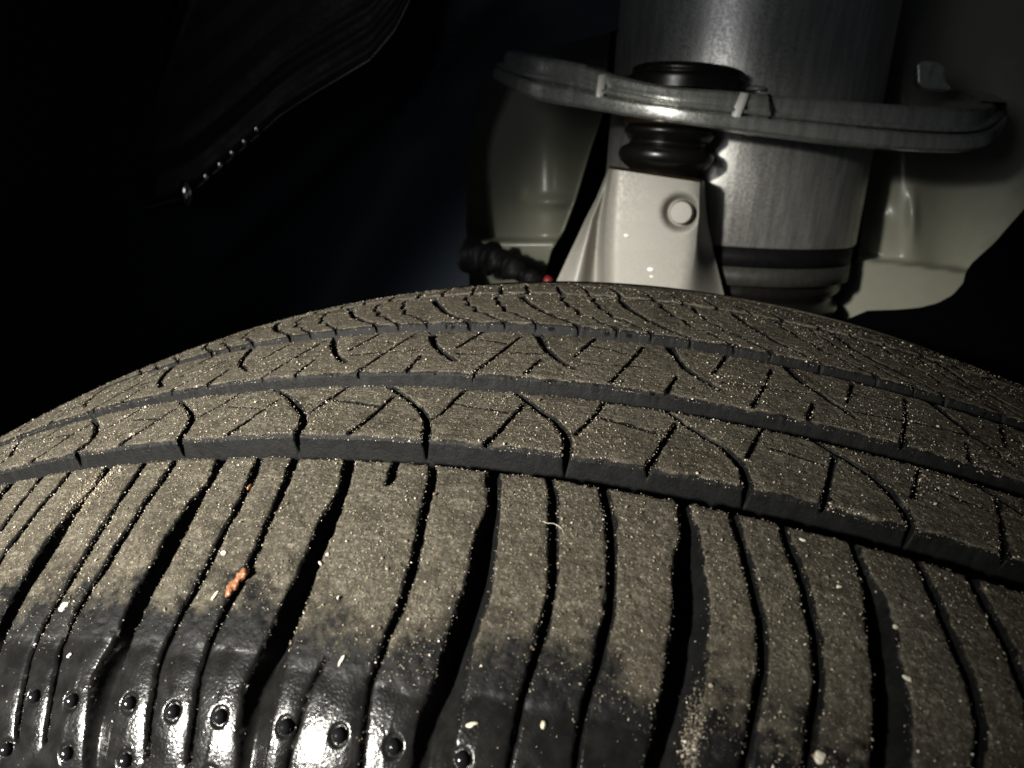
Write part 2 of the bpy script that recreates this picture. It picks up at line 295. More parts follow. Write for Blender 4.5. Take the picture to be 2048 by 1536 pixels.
# wander the lines a little, so nothing is ruler-drawn
WA=GA+.16*noise2(shp,(34,34),rng); WS=GS+.12*noise2(shp,(34,34),rng)
def lines(A,S,pts,wid):
    """signed distance (mm, negative inside) from a polyline groove of width wid (scalar or per point)"""
    p=np.array(pts,float); p=p*np.array([MM,1.]); wd=np.broadcast_to(np.asarray(wid,float),(len(p),))
    best=np.full(A.shape,9.)
    for k in range(len(p)-1):
        a,b=p[k],p[k+1]; ab=b-a; L2=ab@ab+1e-9
        t=np.clip(((A-a[0])*ab[0]+(S-a[1])*ab[1])/L2,0,1)
        d=np.hypot(A-a[0]-t*ab[0],S-a[1]-t*ab[1])-(wd[k]+(wd[k+1]-wd[k])*t)/2
        best=np.minimum(best,d)
    return best
FEATS=[]   # (kind,data,width,depth,slope,lip,jag)
for g in GROOVES: FEATS.append(('band',g,0,7.4 if g[0]<90 else 6.0,4.0,1.15,1.))
for L,R in mains: FEATS.append(('main',(L,R),0,4.6,4.5,.5,1.2))
def swid(p,hi,lo): return [lo+(hi-lo)*float(sm(np.array(b),-40,-26)) for a,b in p]
for p in sipA:
    p=[(p[0][0]-.02,2.0)]+list(p); FEATS.append(('line',p,swid(p,1.2,.7),5.0,6.,.35,.8))
for p in sipB:
    p=[(p[0][0]-.02,2.0)]+list(p); FEATS.append(('line',p,swid(p,1.25,.7),5.0,6.,.35,.8))
FEATS.append(('line',stub,[1.5,1.4,.9],4.5,6.,.35,2.))
FEATS.append(('line',[(-1.55,-34.),(-1.6,-38.),(-1.63,-44.),(-1.64,-52.)],.35,1.2,6.,.25,1.))
for p in rib2:
    p=[(p[0][0]-.04,27.)]+list(p)+[(p[-1][0]-.005,3.5)]
    FEATS.append(('line',p,[.9 if b>19 else (1.15 if b>14 else 1.35) for a,b in p],6.8,7.,.3,.3))
for P_,Q_,r_ in pq:
    FEATS.append(('line',P_,[.95]+[.72]*(len(P_)-1),4.5,9.,.2,.3)); FEATS.append(('line',[(Q_[0][0],26.5)]+list(Q_),.62,4.5,9.,.2,.3)); FEATS.append(('line',r_,.24,.9,6.,.15,.4))
for p in rib3:
    FEATS.append(('line',[(p[0][0]-.04,58.)]+list(p),np.linspace(1.75,.8,len(p)+1),5.5,7.,.35,.3))
for p in r3med: FEATS.append(('line',p,.62,4.5,9.,.2,.3))
for p in r3thin: FEATS.append(('line',p,.22,.8,6.,.12,.4))
for p in m4: FEATS.append(('line',p,np.linspace(1.9,.7,len(p)),5.5,7.,.35,.3))
for p in zigs: FEATS.append(('line',p,np.linspace(1.15,.55,len(p)),4.5,8.,.25,.3))
for p in far: FEATS.append(('line',p,.95,5.,7.,.35,.3))
def lr(c,s):
    c=np.array(sorted(c,key=lambda q:q[1])); return np.interp(s,c[:,1],c[:,0])*MM
def smooth_edge(pts):
    c=np.array(sorted(pts,key=lambda q:q[1])); s_=np.arange(c[0,1]-30,c[-1,1]+3,.5); a=np.interp(s_,c[:,1],c[:,0]); k_=np.ones(7)/7
    for _ in range(2): a=np.convolve(np.pad(a,3,mode='edge'),k_,'valid')
    return list(zip(a,s_))
mains=[(smooth_edge(L),smooth_edge(R)) for L,R in mains]
FEATS=[('main',(smooth_edge(f[1][0]),smooth_edge(f[1][1])),*f[2:]) if f[0]=='main' else f for f in FEATS]
def dist(f,A,S):
    k,d=f[0],f[1]
    if k=='band': return np.maximum(d[0]-S,S-d[1])
    if k=='main':
        a=lr(d[0],S); b=lr(d[1],S); e=np.maximum(np.maximum(a-A,A-b)*.97,np.maximum(S-1.5,-84.-S)); return e
    return lines(A,S,d,f[2])
def window(f):
    k,d=f[0],f[1]
    if k=='band': a0,a1,b0,b1=TP0*MM,TP1*MM,d[0],d[1]
    elif k=='main': q=np.array(list(d[0])+list(d[1])); a0,a1,b0,b1=q[:,0].min()*MM,q[:,0].max()*MM,-90,1.5
    else: q=np.array(d); a0,a1,b0,b1=q[:,0].min()*MM,q[:,0].max()*MM,q[:,1].min(),q[:,1].max()
    i0=int((a0-2.5-TP0*MM)/hA); i1=int((a1+2.5-TP0*MM)/hA)+2; j0=int((b0-2.5-S0)/hS); j1=int((b1+2.5-S0)/hS)+2
    i0,i1=max(0,i0),min(shp[0],i1); j0,j1=max(0,j0),min(shp[1],j1)
    return (slice(i0,i1),slice(j0,j1)) if i1>i0 and j1>j0 else None
def wearlip(s): return 1.
Dmin=np.full(shp,9.)
WIN=[window(f) for f in FEATS]
for f,wn in zip(FEATS,WIN):
    if wn is None: continue
    d=dist(f,WA[wn],WS[wn]); d=d+jag[wn]*f[6]*np.clip(1+d/.4,0,1); Dmin[wn]=np.minimum(Dmin[wn],d)
# slide grid points that lie next to a groove edge onto the edge, so edges run clean
ga=np.gradient(Dmin,hA,axis=0); gs=np.gradient(Dmin,hS,axis=1); gg=np.maximum(ga*ga+gs*gs,.25)
near=(np.abs(Dmin)<.15)
mv=np.where(near,Dmin/gg,0.); mv=np.clip(mv,-.15,.15)
dA=-mv*ga; dS=-mv*gs
GA=GA+dA; GS=GS+dS; WA=WA+dA; WS=WS+dS
H=np.zeros(shp); Dmin=np.full(shp,9.)
for f,wn in zip(FEATS,WIN):
    if wn is None: continue
    d=dist(f,WA[wn],WS[wn]); d=d+jag[wn]*f[6]*np.clip(1+d/.4,0,1)
    dep,slp,lip=f[3],f[4],f[5]
    x=np.clip(d,0,lip); rise=-(lip-np.sqrt(np.maximum(lip**2-(lip-x)**2,0)))*.8
    inside=-lip*.8-np.minimum(np.maximum(-d,0)*slp,dep)
    if f[0]=='main':        # U-shaped: steep left wall, laid-back right wall
        dl=WA[wn]-lr(f[1][0],WS[wn]); dr=lr(f[1][1],WS[wn])-WA[wn]
        q=np.maximum(0,np.minimum(np.minimum(dl*4.0,dr*1.9),(1.5-WS[wn])*5)); dps=dep-3.7*sm(-WS[wn],27,50); inside=-lip*.8-dps*(1-np.exp(-q/dep*1.6))
    # soften the foot of the wall of the wide grooves
    h=np.where(d>=0,np.where(d<lip,rise,0),inside)
    H[wn]=np.minimum(H[wn],h); Dmin[wn]=np.minimum(Dmin[wn],d)
# groove floors are shallower under sidewall end of the shoulder
fade=sm(GS,-75,-48)
H=np.where(GS<-40,np.maximum(H,-6.4*fade-.0),H)
# blocks are crowned: their right-hand flanks roll off softly, more so where the rubber is unworn
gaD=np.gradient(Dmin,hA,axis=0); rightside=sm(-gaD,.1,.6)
SH=(GS<0)*sm(-GS,0,4)
H-=SH*np.where(Dmin>0,(.17*rightside+.06)*np.exp(-Dmin/.9),(.17*rightside+.06))
unworn=sm(-GS,30,41); H-=unworn*.17*np.exp(-(np.maximum(Dmin,0)/2.0))
# nubs' moats on the wet shoulder
NUBS=[(-3.44,-42.9),(-3.14,-43.1),(-2.72,-42.8),(-2.41,-43.2),(-2.10,-43.0),(-1.69,-42.9),(-1.37,-42.7),(-1.06,-42.7),(-.69,-42.4),(-3.58,-50.1),(-3.10,-49.9),(-2.67,-49.9),(-2.1,-50.2),(-1.69,-50.),(-.33,-42.6),(.05,-42.5),(.6,-42.8),(.9,-42.7)]
for a,b in NUBS:
    i0=int((a*MM-3-TP0*MM)/hA); j0=int((b-3-S0)/hS); wn=(slice(i0,i0+int(6/hA)),slice(j0,j0+int(6/hS)))
    r=np.hypot(GA[wn]-a*MM,GS[wn]-b); H[wn]-=.34*np.exp(-((r-1.12)/.22)**2)
# mould parting line on the shoulder, edge of worn rubber
pl=GS+34.3+.5*noise2(shp,(60,9),rng); H+=np.where(Dmin>.2,  .05*np.exp(-(pl/.22)**2)*(.15+.65*(noise2(shp,(30,30),rng)>-.4)),0)
H-=np.where((Dmin>0)&(pl<0),.03*sm(-pl,0,.6),0)
top=sm(H,-1.0,-.15)
lump=.05*noise2(shp,(2.2,2.2),rng)+.06*noise2(shp,(4.3,4.3),rng)+.06*noise2(shp,(12,12),rng)
pits=-.16*sm(noise2(shp,(3.3,3.3),rng),.55,.9)
TPg=GA/MM
wetline=-34.6+1.1*noise2(shp,(30,30),rng)+.8*noise2(shp,(9,9),rng)
WET=sm(wetline-GS,-1.2,2.0)
orange=.002*noise2(shp,(3.,3.),rng)+.007*noise2(shp,(14,14),rng)
H+=lump*(1-WET)*top+pits*top*(1-WET)+orange*WET*top
dustline=np.maximum(-25.5-1.7*(TPg+2.5),-34)+4.5*noise2(shp,(50,50),rng)+3.2*noise2(shp,(15,15),rng)+1.6*noise2(shp,(5,5),rng)
thin=sm(GS-dustline,-14,12)            # dirt gets patchy before the wet zone
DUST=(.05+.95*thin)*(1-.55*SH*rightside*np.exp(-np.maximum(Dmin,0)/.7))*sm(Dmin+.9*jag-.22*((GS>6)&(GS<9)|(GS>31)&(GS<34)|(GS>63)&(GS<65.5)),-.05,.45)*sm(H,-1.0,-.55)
patch=noise2(shp,(26,26),rng); DUST=np.clip(DUST*(1-.25*sm(patch,.2,.8)),0,1)
# dry dust clinging to groove walls here and there

DUST*=(1-.95*sm(wetline+1.5-GS,-4,2.5))
H-=.7*sm(GS,100,135)
POS=on_tyre(GA/MM,GS,H).astype(np.float32)

tyre=empty('car_tyre',(0,0,0),'large black tyre with dusty brown tread and a wet glossy shoulder','tyre')
# split the skin into the moulded blocks one can tell apart and the carcass (groove floors, walls, shoulder)
fa=(GA[:-1,:-1]+GA[1:,1:])/2; fs=(GS[:-1,:-1]+GS[1:,1:])/2; fh=(H[:-1,:-1]+H[1:,1:]+H[1:,:-1]+H[:-1,1:])/4
def count(divs,m,base,lo,hi):
    n=np.zeros(fa.shape,np.int32)
    for dv in divs:
        n+=(fa>lr(dv,np.clip(fs,lo,hi))).astype(np.int32)
    LAB[m]=base+n[m]
LAB=np.zeros(fa.shape,np.int32)
midm=[[((lr(L,np.array(b))+lr(R,np.array(b)))/2/MM,b) for b in range(-50,2,3)] for L,R in mains]
up=(fh>-1.1)
count(midm+sipA+sipB,up&(fs<0)&(fs>-47),1000,-60,2)
count(rib2,up&(fs>6.4)&(fs<25.3),2000,5,25.5)
LAB[up&(fs>31.4)&(fs<56.5)]=3000
count(m4+zigs,up&(fs>63.2)&(fs<96.6),4000,63,97)
count(far,up&(fs>100.6),5000,100,153)
idx=np.arange(shp[0]*shp[1],dtype=np.int32).reshape(shp)
QF=np.stack([idx[:-1,:-1],idx[1:,:-1],idx[1:,1:],idx[:-1,1:]],-1).reshape(-1,4)
lab=LAB.ravel(); order=np.argsort(lab,kind='stable'); ul,st=np.unique(lab[order],return_index=True); st=np.r_[st,len(order)]
Pf=POS.reshape(-1,3); Df=DUST.ravel(); Wf=WET.ravel()
NAMES={0:'carcass',1:'shoulder_block',2:'tread_block',3:'tread_rib',4:'tread_block',5:'tread_block'}
for q,l in enumerate(ul):
    fcs=QF[order[st[q]:st[q+1]]]
    if l and len(fcs)<40: fcs0=fcs
    vs,inv=np.unique(fcs,return_inverse=True)
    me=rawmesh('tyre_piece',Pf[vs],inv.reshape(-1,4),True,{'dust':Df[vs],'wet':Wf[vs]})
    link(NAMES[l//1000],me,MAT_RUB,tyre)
# the rest of the tyre, out of the picture: plain revolve of the same profile with the wide grooves
def ring(name,s_list,t_list,wet):
    s_=np.array(s_list); t_=np.array(t_list); A_,S_=np.meshgrid(t_,s_,indexing='ij')
    h=np.zeros_like(S_)
    for g in GROOVES+[(285-160.,289-160.)]: h=np.where((S_>g[0]+.6)&(S_<g[1]-.6),-7.4,h)
    h=np.where((S_>163)&(S_<169),-7.4,h)
    me=gridmesh(name,on_tyre(A_,S_,h),attrs={'dust':(S_>-30)*.8,'wet':(S_<-30)*1.})
    return link(name,me,MAT_RUB,tyre)
ss=sorted(set([-99.,-92,-84,-76,-70,-65,-60,-50,-45,-40,-30,-20,-10,0,.5,.8,5.6,5.9,10,20,25.6,26.2,30.6,31,40,50,57,57.3,62.4,62.7,80,97,97.4,99.8,100.2,110,120,130,140,152,163,163.3,168.7,169,180,195,210,230,245,260,275,293]))
ring('tread_back',ss,np.linspace(TP1,TP0+84,150),0)
ring('outer_sidewall',[v for v in ss if v<=-60],np.linspace(TP0,TP1,40),1)
ring('inner_shoulder',[v for v in ss if v>=152],np.linspace(TP0,TP1,40),0)
# nubs
_k=NT('glossy_rubber'); _k.set(Base_Color=(.008,.0085,.009),Roughness=.16); MAT_NUB=_k.m
nb=[]
for i in range(7):
    ph=math.radians(i*15); nb.append((.98*math.cos(ph),.85*math.sin(ph)-.22))
for a,b in NUBS:
    base=on_tyre(a,b,0.); n=on_tyre(a,b,1.)-base; n/=np.linalg.norm(n); tx=np.cross(n,[0,1,0]); tx/=np.linalg.norm(tx); ty=np.cross(n,tx)
    P_=[[base+.001*(r*(tx*math.cos(v)+ty*math.sin(v))+n*z*1.0) for v in np.linspace(0,2*math.pi,20,endpoint=False)] for r,z in nb]
    me=gridmesh('nub',np.array(P_),closed_v=True,attrs={'dust':np.zeros(140),'wet':np.ones(140)})
    link('rubber_nub',me,MAT_NUB,tyre)

# ------------------------------------------------------------------ grit lying on the tread
def grit_material():
    k=NT('grit'); v=k.attr('tone')
    r=k.n('ShaderNodeValToRGB'); k.l.new(v,r.inputs[0]); e=r.color_ramp.elements
    e[0].position=0; e[0].color=(.10,.08,.055,1); e[1].position=1; e[1].color=(.85,.82,.75,1)
    for p,c_ in ((.35,(.24,.20,.14,1)),(.7,(.48,.42,.32,1)),(.9,(.66,.62,.54,1)),(.94,(.46,.32,.19,1)),(.955,(.8,.77,.7,1))): x_=e.new(p); x_.color=c_
    k.set(Base_Color=r.outputs[0],Roughness=.42); return k.m
MAT_GRIT=grit_material()
def grains(N,edge_frac):
    w_=np.where((GS<-52)|(GS>128),0,1.)*(.25+.9*sm(H,-1.2,-.2))*np.where(H<-1.5,.10,1.)
    w_=w_*(1-.93*WET)*(.4+1.2*sm(noise2(shp,(30,30),rng),-.5,.9))*(1-.72*sm(GS,15,60))
    e_=np.where((np.abs(Dmin-.2)<.55)&(H>-1.3),1.,0)*(1-.85*WET)*(1-.75*sm(GS,30,75))*(.25+1.3*sm(noise2(shp,(18,18),rng),-.3,.8))
    lipz=np.zeros(shp)
    for a,b in GROOVES: lipz=np.maximum(lipz,((GS>b-.9)&(GS<b+1.6)))
    e_*=1+2.2*lipz
    # a drift of sand in the third groove from the left, and on a few lips
    dr=np.exp(-(((GA/MM+3.86)/.10)**2+((GS+7)/6)**2))+1.2*np.exp(-(((GA/MM-.40)/.03)**2+((GS+34)/5)**2))
    e_+=22*dr*(H>-5.6)
    out=[]
    for ww,n in ((w_,int(N*(1-edge_frac))),(e_,int(N*edge_frac))):
        cw=np.cumsum(ww.ravel()); out.append(np.searchsorted(cw,rng.uniform(0,cw[-1],n)))
    k=np.clip(np.concatenate(out),0,shp[0]*shp[1]-1); n=len(k)
    size=np.clip(rng.lognormal(math.log(.066),.50,n),.04,.34)
    p=Pf[k].astype(float); up_=on_tyre(GA.ravel()[k]/MM,GS.ravel()[k],1.)-on_tyre(GA.ravel()[k]/MM,GS.ravel()[k],0.); up_/=np.linalg.norm(up_,axis=1)[:,None]
    p=p+up_*size[:,None]*.0005+rng.uniform(-.00014,.00014,(n,3))
    o=np.array([[1,0,0],[-1,0,0],[0,1,0],[0,-1,0],[0,0,1],[0,0,-1]],float)
    f=np.array([[0,2,4],[2,1,4],[1,3,4],[3,0,4],[2,0,5],[1,2,5],[3,1,5],[0,3,5]])
    q=rng.normal(size=(n,3,3)); q,_=np.linalg.qr(q)
    v=(o[None]*rng.uniform(.6,1.15,(n,6,1))*rng.uniform(.65,1.3,(n,1,3)))@q
    v=p[:,None]+v*size[:,None,None]*.001
    F=(f[None]+(np.arange(n)*6)[:,None,None]).reshape(-1,3)
    tone=np.repeat(np.where(rng.random(n)<.72,rng.beta(1.5,2.6,n),rng.beta(2.2,1.0,n)),6)
    me=rawmesh('grit',v.reshape(-1,3),F,False,{'tone':tone})
    o=link('sand_grit',me,MAT_GRIT); tag(o,'fine pale sand grit scattered over the dusty tyre tread','sand',kind='stuff')
grains(88000,.34)

# ------------------------------------------------------------------ suspension and wheel housing behind the tyre
M_ALU=simple('cast_aluminium',(.265,.255,.228),.5,.15,700,.22,(1300,.0001,.6))
def zinc_material(name,col,rough,blot,metal=.8):
    k=NT(name); v=k.mapv((1,1,.12)); f=k.noise(260,4,.6,v); g=k.noise(700,3,.6)
    k.set(Metallic=metal,Base_Color=k.mix(f,tuple(c*.72 for c in col),tuple(c*1.2 for c in col)))
    # small dark flecks in rows, as on galvanised tube
    fl=k.noise(520,2,.5,k.mapv((.45,.45,2.2)))
    b=k.ramp(fl,.62,.70,0.,blot)
    k.set(Base_Color=k.mix(b,k.mix(k.ramp(f,.3,.7),tuple(c*.76 for c in col),tuple(c*1.14 for c in col)),(.05,.06,.07)))
    k.set(Roughness=k.ramp(g,.3,.7,rough*.85,rough*1.2)); k.bump(g,.0002,.35); return k.m
M_ARM=zinc_material('zinc_plated_steel',(.56,.57,.54),.27,.2,.78)
M_TUBE=zinc_material('galvanised_tube',(.49,.487,.465),.38,.35,.80)
M_TUBE2=simple('dull_steel',(.05,.05,.045),.5,.5,300,.3)
M_PAINT=simple('grey_green_paint',(.18,.183,.145),.36,0,60,.08,(140,.0005,.3),coat=.08)
M_LINER_SHADE=simple('liner_shaded',(.001,.0011,.0016),.7,0,500,.3,(900,.0004,.6)); M_LINER_SHADE.node_tree.nodes['Principled BSDF'].inputs['Specular IOR Level'].default_value=.0  # shaded copy of the liner, darkened in colour so the right side stays black
M_LINER=simple('liner_felt',(.013,.018,.026),.6,0,500,.35,(900,.0005,.7)); M_LINER.node_tree.nodes['Principled BSDF'].inputs['Specular IOR Level'].default_value=.12  # bluish sheen of the left sheet is put into this colour
M_SHIELD=simple('liner_plastic',(.006,.006,.0065),.5,0,120,.3,(500,.0003,.4)); M_SHIELD.node_tree.nodes['Principled BSDF'].inputs['Specular IOR Level'].default_value=.15
M_BOOT=simple('boot_rubber',(.006,.0055,.005),.30,0,200,.2)
M_BLACK=simple('black_plastic',(.004,.004,.0045),.6,0,200,.2); M_BLACK.node_tree.nodes['Principled BSDF'].inputs['Specular IOR Level'].default_value=.12
M_BROWN=simple('brown_washer',(.06,.040,.022),.4,.4,300,.3)
M_RED=simple('red_clip',(.16,.010,.008),.5)
M_CLIP=simple('brass_clip',(.03,.022,.012),.3,.5)

def lathe(name,prof,mat,parent,origin,axis=(0,0,1),seg=64,attrs=None):
    ax=Vector(axis).normalized(); x=ax.orthogonal().normalized(); y=ax.cross(x)
    P_=[]
    for r,z in prof:
        P_.append([tuple(Vector(origin)+ax*z+(x*math.cos(t)+y*math.sin(t))*r) for t in np.linspace(0,2*math.pi,seg,endpoint=False)])
    return link(name,gridmesh(name,np.array(P_),closed_v=True),mat,parent)
def fine(prof,n=6):         # Catmull-Rom through a profile
    p=np.array(prof,float); t=np.arange(len(p)); m=np.gradient(p,axis=0); o=[]
    for i in range(len(p)-1):
        for u in np.linspace(0,1,n,endpoint=False): o.append((2*u**3-3*u**2+1)*p[i]+(u**3-2*u**2+u)*m[i]+(-2*u**3+3*u**2)*p[i+1]+(u**3-u**2)*m[i+1])
    return o+[p[-1]]

# --- air spring and damper
ax_top=at(1508,0,.285); ax_bot=at(1446,470,.285); axv=Vector(ax_top-ax_bot); axl=axv.length; axv.normalize()
damper=empty('suspension_strut',tuple(ax_bot),'upright galvanised steel strut tube with dark flecks standing behind the metal control arm','strut')
rad=.5*np.linalg.norm(at(1710,430,.285)-at(1195,430,.285))*.985
lathe('tube',[(rad*.99,.0),(rad,.001),(rad,.04),(rad,.09),(rad*1.01,axl+.12)],M_TUBE,damper,ax_bot,axv,96)
lathe('seal_band',[(rad*.9,-.0005),(rad*.985,-.0005),(rad*.985,-.0105),(rad*.9,-.0105)],M_BLACK,damper,ax_bot,axv,96)
lathe('lower_ring',[(rad*.9,-.0107),(rad*.99,-.0107),(rad*.99,-.0205),(rad*.9,-.0205)],M_TUBE2,damper,ax_bot,axv,96)
lathe('dust_boot',fine([(rad*.93,-.0207),(rad*.95,-.026),(rad*.90,-.032),(rad*.95,-.038),(rad*.89,-.045),(rad*.93,-.052),(rad*.8,-.075),(rad*.7,-.12)]),M_BOOT,damper,ax_bot,axv,96)

# --- upper control arm: a bowed pressed-steel strip seen edge-on, nose over the ball joint
arm=empty('control_arm',tuple(at(1348,247,.168)),'curved grey metal suspension arm bowed across the strut, ball joint and black bellows under it','control arm')
path=[ # px, py bottom, py top, y
 (985,158,98,.262),(996,168,102,.236),(1006,174,105,.215),(1068,200,109,.200),(1147,213,124,.188),(1236,230,150,.178),(1348,247,169,.171),(1460,261,177,.172),(1573,275,188,.176),(1685,289,196,.183),(1797,300,205,.193),(1881,305,211,.203),(1955,304,214,.214),(1990,292,215,.224),(2008,268,213,.238),(2014,245,205,.252)]
def dense(path,n):
    p=np.array(path,float); t=np.r_[0,np.cumsum(np.hypot(np.diff(p[:,0]),np.diff(p[:,1])))]; m=np.gradient(p,t,axis=0)
    S_=np.linspace(0,t[-1],n); i=np.clip(np.searchsorted(t,S_)-1,0,len(t)-2); h=(t[i+1]-t[i])[:,None]; u=((S_-t[i])[:,None])/h
    return (2*u**3-3*u**2+1)*p[i]+(u**3-2*u**2+u)*h*m[i]+(-2*u**3+3*u**2)*p[i+1]+(u**3-u**2)*h*m[i+1]
pd=dense(path,160)
for _k in range(30): pd[1:-1]=(pd[:-2]+2*pd[1:-1]+pd[2:])/4
B_=np.array([at(a,b,y) for a,b,c_,y in pd]); T_=np.array([at(a+12*(1 if a<1150 else 0),c_,y) for a,b,c_,y in pd])
tan=np.gradient(B_,axis=0); nin=np.stack([-tan[:,1],tan[:,0],np.zeros(len(tan))],-1); nin/=np.linalg.norm(nin,axis=1)[:,None]   # towards the car
SEC=[(.020,.02),(.004,.0),(.0014,.02),(.0003,.08),(.0,.16),(.0,.34),(.0012,.39),(.0062,.42),(.0066,.445),(.0014,.46),(.0010,.50),(.0012,.545),(.0046,.585),(.0050,.62),(.0044,.75),(.0050,.90),(.0062,.97),(.0085,1.),(.022,1.),(.028,.98)]
P_=np.array([[B_[i]+(T_[i]-B_[i])*h+nin[i]*o for o,h in SEC] for i in range(len(B_))])
me=gridmesh('pressing',P_[:,::-1]); me.set_sharp_from_angle(angle=math.radians(24)); link('pressing',me,M_ARM,arm)
def rib_on_arm(px,w_,h0,h1,out,skew,mat,name):
    i=int(np.argmin(np.abs(pd[:,0]-px))); e=tan[i]/np.linalg.norm(tan[i]); P2=[]
    for h,o in ((h0,-.0002),(h0+.06,out),(h1-.06,out),(h1,-.0002)):
        row=[]
        for a,oo in ((-1,0),(-.6,1),(.6,1),(1,0)):
            so=np.interp(h,[s_[1] for s_ in SEC[2:17]],[s_[0] for s_ in SEC[2:17]])
            row.append(B_[i]+(T_[i]-B_[i])*h+e*(a*w_+skew*(h-.5))-(-nin[i])*(so) -nin[i]*(o*oo+.0003))
        P2.append(row)
    return link(name,gridmesh(name,np.array(P2)),mat,arm)
M_WELD=simple('weld_glint',(.85,.83,.78),.35,.1)  # near-white colour stands in for the glints on the beads
rib_on_arm(1197,.0016,.34,.92,.0030,.0008,M_WELD,'weld_bead')
rib_on_arm(1479,.0022,.34,.98,.0032,.0080,M_WELD,'weld_bead')
rib_on_arm(1520,.0065,.62,.97,.0008,0,M_ARM,'pad')
rib_on_arm(1548,.0007,.42,1.0,.0014,0,M_BLACK,'seam')
for px,py,Y in ((1515,177,.188),(1505,262,.186)):
    o=at(px,py,Y); lathe('rivet',[(.0,.0012 if py<200 else -.0022),(.003,.0010 if py<200 else -.0019),(.0048,.0002 if py<200 else -.001),(.005,-.001 if py<200 else .002)],M_ARM,arm,o,(0,0,1),24)
# ball joint under and above the nose
bo=at(1333,300,.196)
pxm=1/4060.
def bp_(pts): return [(r*pxm,-(v-300)*pxm) for r,v in pts]
lathe('clip_ring',fine(bp_([(80,240),(91,243),(94,250),(92,256),(84,258)]),4),M_CLIP,arm,bo)
lathe('bellows',fine(bp_([(70,236),(80,256),(90,262),(91,270),(84,280),(77,287),(80,293),(92,300),(97,310),(95,322),(84,333),(72,341),(66,350)]),6),M_BOOT,arm,bo)
co=at(1376,152,.206)
lathe('joint_cap',fine([(.0300,-.008),(.0302,-.003),(.029,-.0016),(.0275,-.0012),(.0280,.0008),(.0270,.0024),(.023,.0036),(.012,.0042),(.0,.0043)],5),M_BOOT,arm,co)
# bushing bracket at the right-hand end
br=[]
q0=[(1790,120),(1830,118),(1872,122),(1887,128),(1888,150),(1880,166)]
bm=bmesh.new()
pts=[(1836,166),(1834,128),(1846,121),(1876,124),(1890,134),(1890,160),(1905,178),(1850,176)]
v1=[bm.verts.new(at(a,b,.262)) for a,b in pts]; v2=[bm.verts.new(at(a+2,b+1,.262)+np.array([.0,.012,.0])) for a,b in pts]
bm.faces.new(v1[::-1]); bm.faces.new(v2)
for i in range(len(pts)): bm.faces.new((v1[i],v1[(i+1)%len(pts)],v2[(i+1)%len(pts)],v2[i]))
bmesh.ops.recalc_face_normals(bm,faces=bm.faces); bmesh.ops.bevel(bm,geom=bm.edges[:],offset=.0008,segments=2,affect='EDGES')
me=bpy.data.meshes.new('tab'); bm.to_mesh(me); bm.free(); link('bracket_tab',me,M_ARM,arm)
# right leg going back inboard: inner strip, catching a little light
pk=[(2014,245,205,.252),(1990,236,190,.29),(1940,222,178,.325),(1885,206,160,.36)]
B2=np.array([at(a,b,y) for a,b,c_,y in pk]); T2=np.array([at(a,c_,y) for a,b,c_,y in pk])
lg=np.array([[B2[i],T2[i],T2[i]+np.array([-.012,.0,.0]),B2[i]+np.array([-.012,0,0])] for i in range(4)])
link('rear_leg',gridmesh('rear_leg',lg,closed_v=True,smooth=False),M_ARM,arm)

# --- steering knuckle neck
kn=empty('steering_knuckle',tuple(at(1305,560,.18)),'pale cast aluminium knuckle neck with a round boss, rising behind the tyre top','knuckle')
rows=[ # v, [(px, y) across: left outer, flank, valley, front left, front right, right bevel, right outer]
 (338,[(1217,.200),(1219,.193),(1221,.186),(1226,.1765),(1400,.1765),(1405,.182),(1409,.200)]),
 (400,[(1192,.205),(1199,.190),(1209,.199),(1215,.1755),(1398,.1755),(1404,.182),(1412,.202)]),
 (440,[(1171,.205),(1184,.189),(1201,.206),(1211,.1752),(1396,.1752),(1403,.182),(1416,.203)]),
 (500,[(1142,.200),(1172,.187),(1196,.211),(1208,.1750),(1391,.1750),(1403,.183),(1426,.203)]),
 (565,[(1112,.198),(1160,.185),(1194,.213),(1209,.1750),(1381,.1750),(1402,.184),(1442,.203)]),
 (640,[(1078,.198),(1150,.184),(1192,.214),(1211,.1750),(1372,.1750),(1402,.185),(1460,.203)])]
vs_=np.linspace(338,640,170); nU=260
ctrl=np.array([[list(p) for p in r[1]] for r in rows]); rv=np.array([r[0] for r in rows],float)
ku=np.array([0,.13,.22,.29,.80,.87,1.0]); uu=np.linspace(0,1,nU)
P_=np.zeros((len(vs_),nU,3))
for i,v in enumerate(vs_):
    cx=np.array([np.interp(v,rv,ctrl[:,j,0]) for j in range(7)]); cy_=np.array([np.interp(v,rv,ctrl[:,j,1]) for j in range(7)])
    X_=np.interp(uu,ku,cx); Y_=np.interp(uu,ku,cy_)
    ker=np.exp(-(np.arange(-24,25)/12.5)**2); ker/=ker.sum()
    Y_=np.convolve(np.pad(Y_,24,mode='edge'),ker,'valid')
    for j in range(nU):
        vv=v+.15*(X_[j]-1222)*max(0,1-(v-338)/140.)
        r=math.hypot(X_[j]-1362,vv-425)
        Yj=Y_[j]-.0006*math.sin(math.pi*np.clip((uu[j]-.29)/.51,0,1))
        Yj+=.0058*math.exp(-((r-25.0)/8.5)**2)
        P_[i,j]=at(X_[j],vv,Yj)
me=gridmesh('neck',P_[:, ::-1]); link('neck',me,M_ALU,kn)
tp_=P_[0]; back=tp_+np.array([0,.028,.001]); link('neck_top',gridmesh('neck_top',np.stack([tp_,tp_+np.array([0,.004,.0015]),back])),M_BROWN,kn)
side=np.stack([P_[:,-1],P_[:,-1]+np.array([0,.03,0])],1); link('neck_side',gridmesh('neck_side',side),M_ALU,kn)
side=np.stack([P_[:,0]+np.array([0,.03,0]),P_[:,0]],1); link('neck_side',gridmesh('neck_side',side),M_ALU,kn)
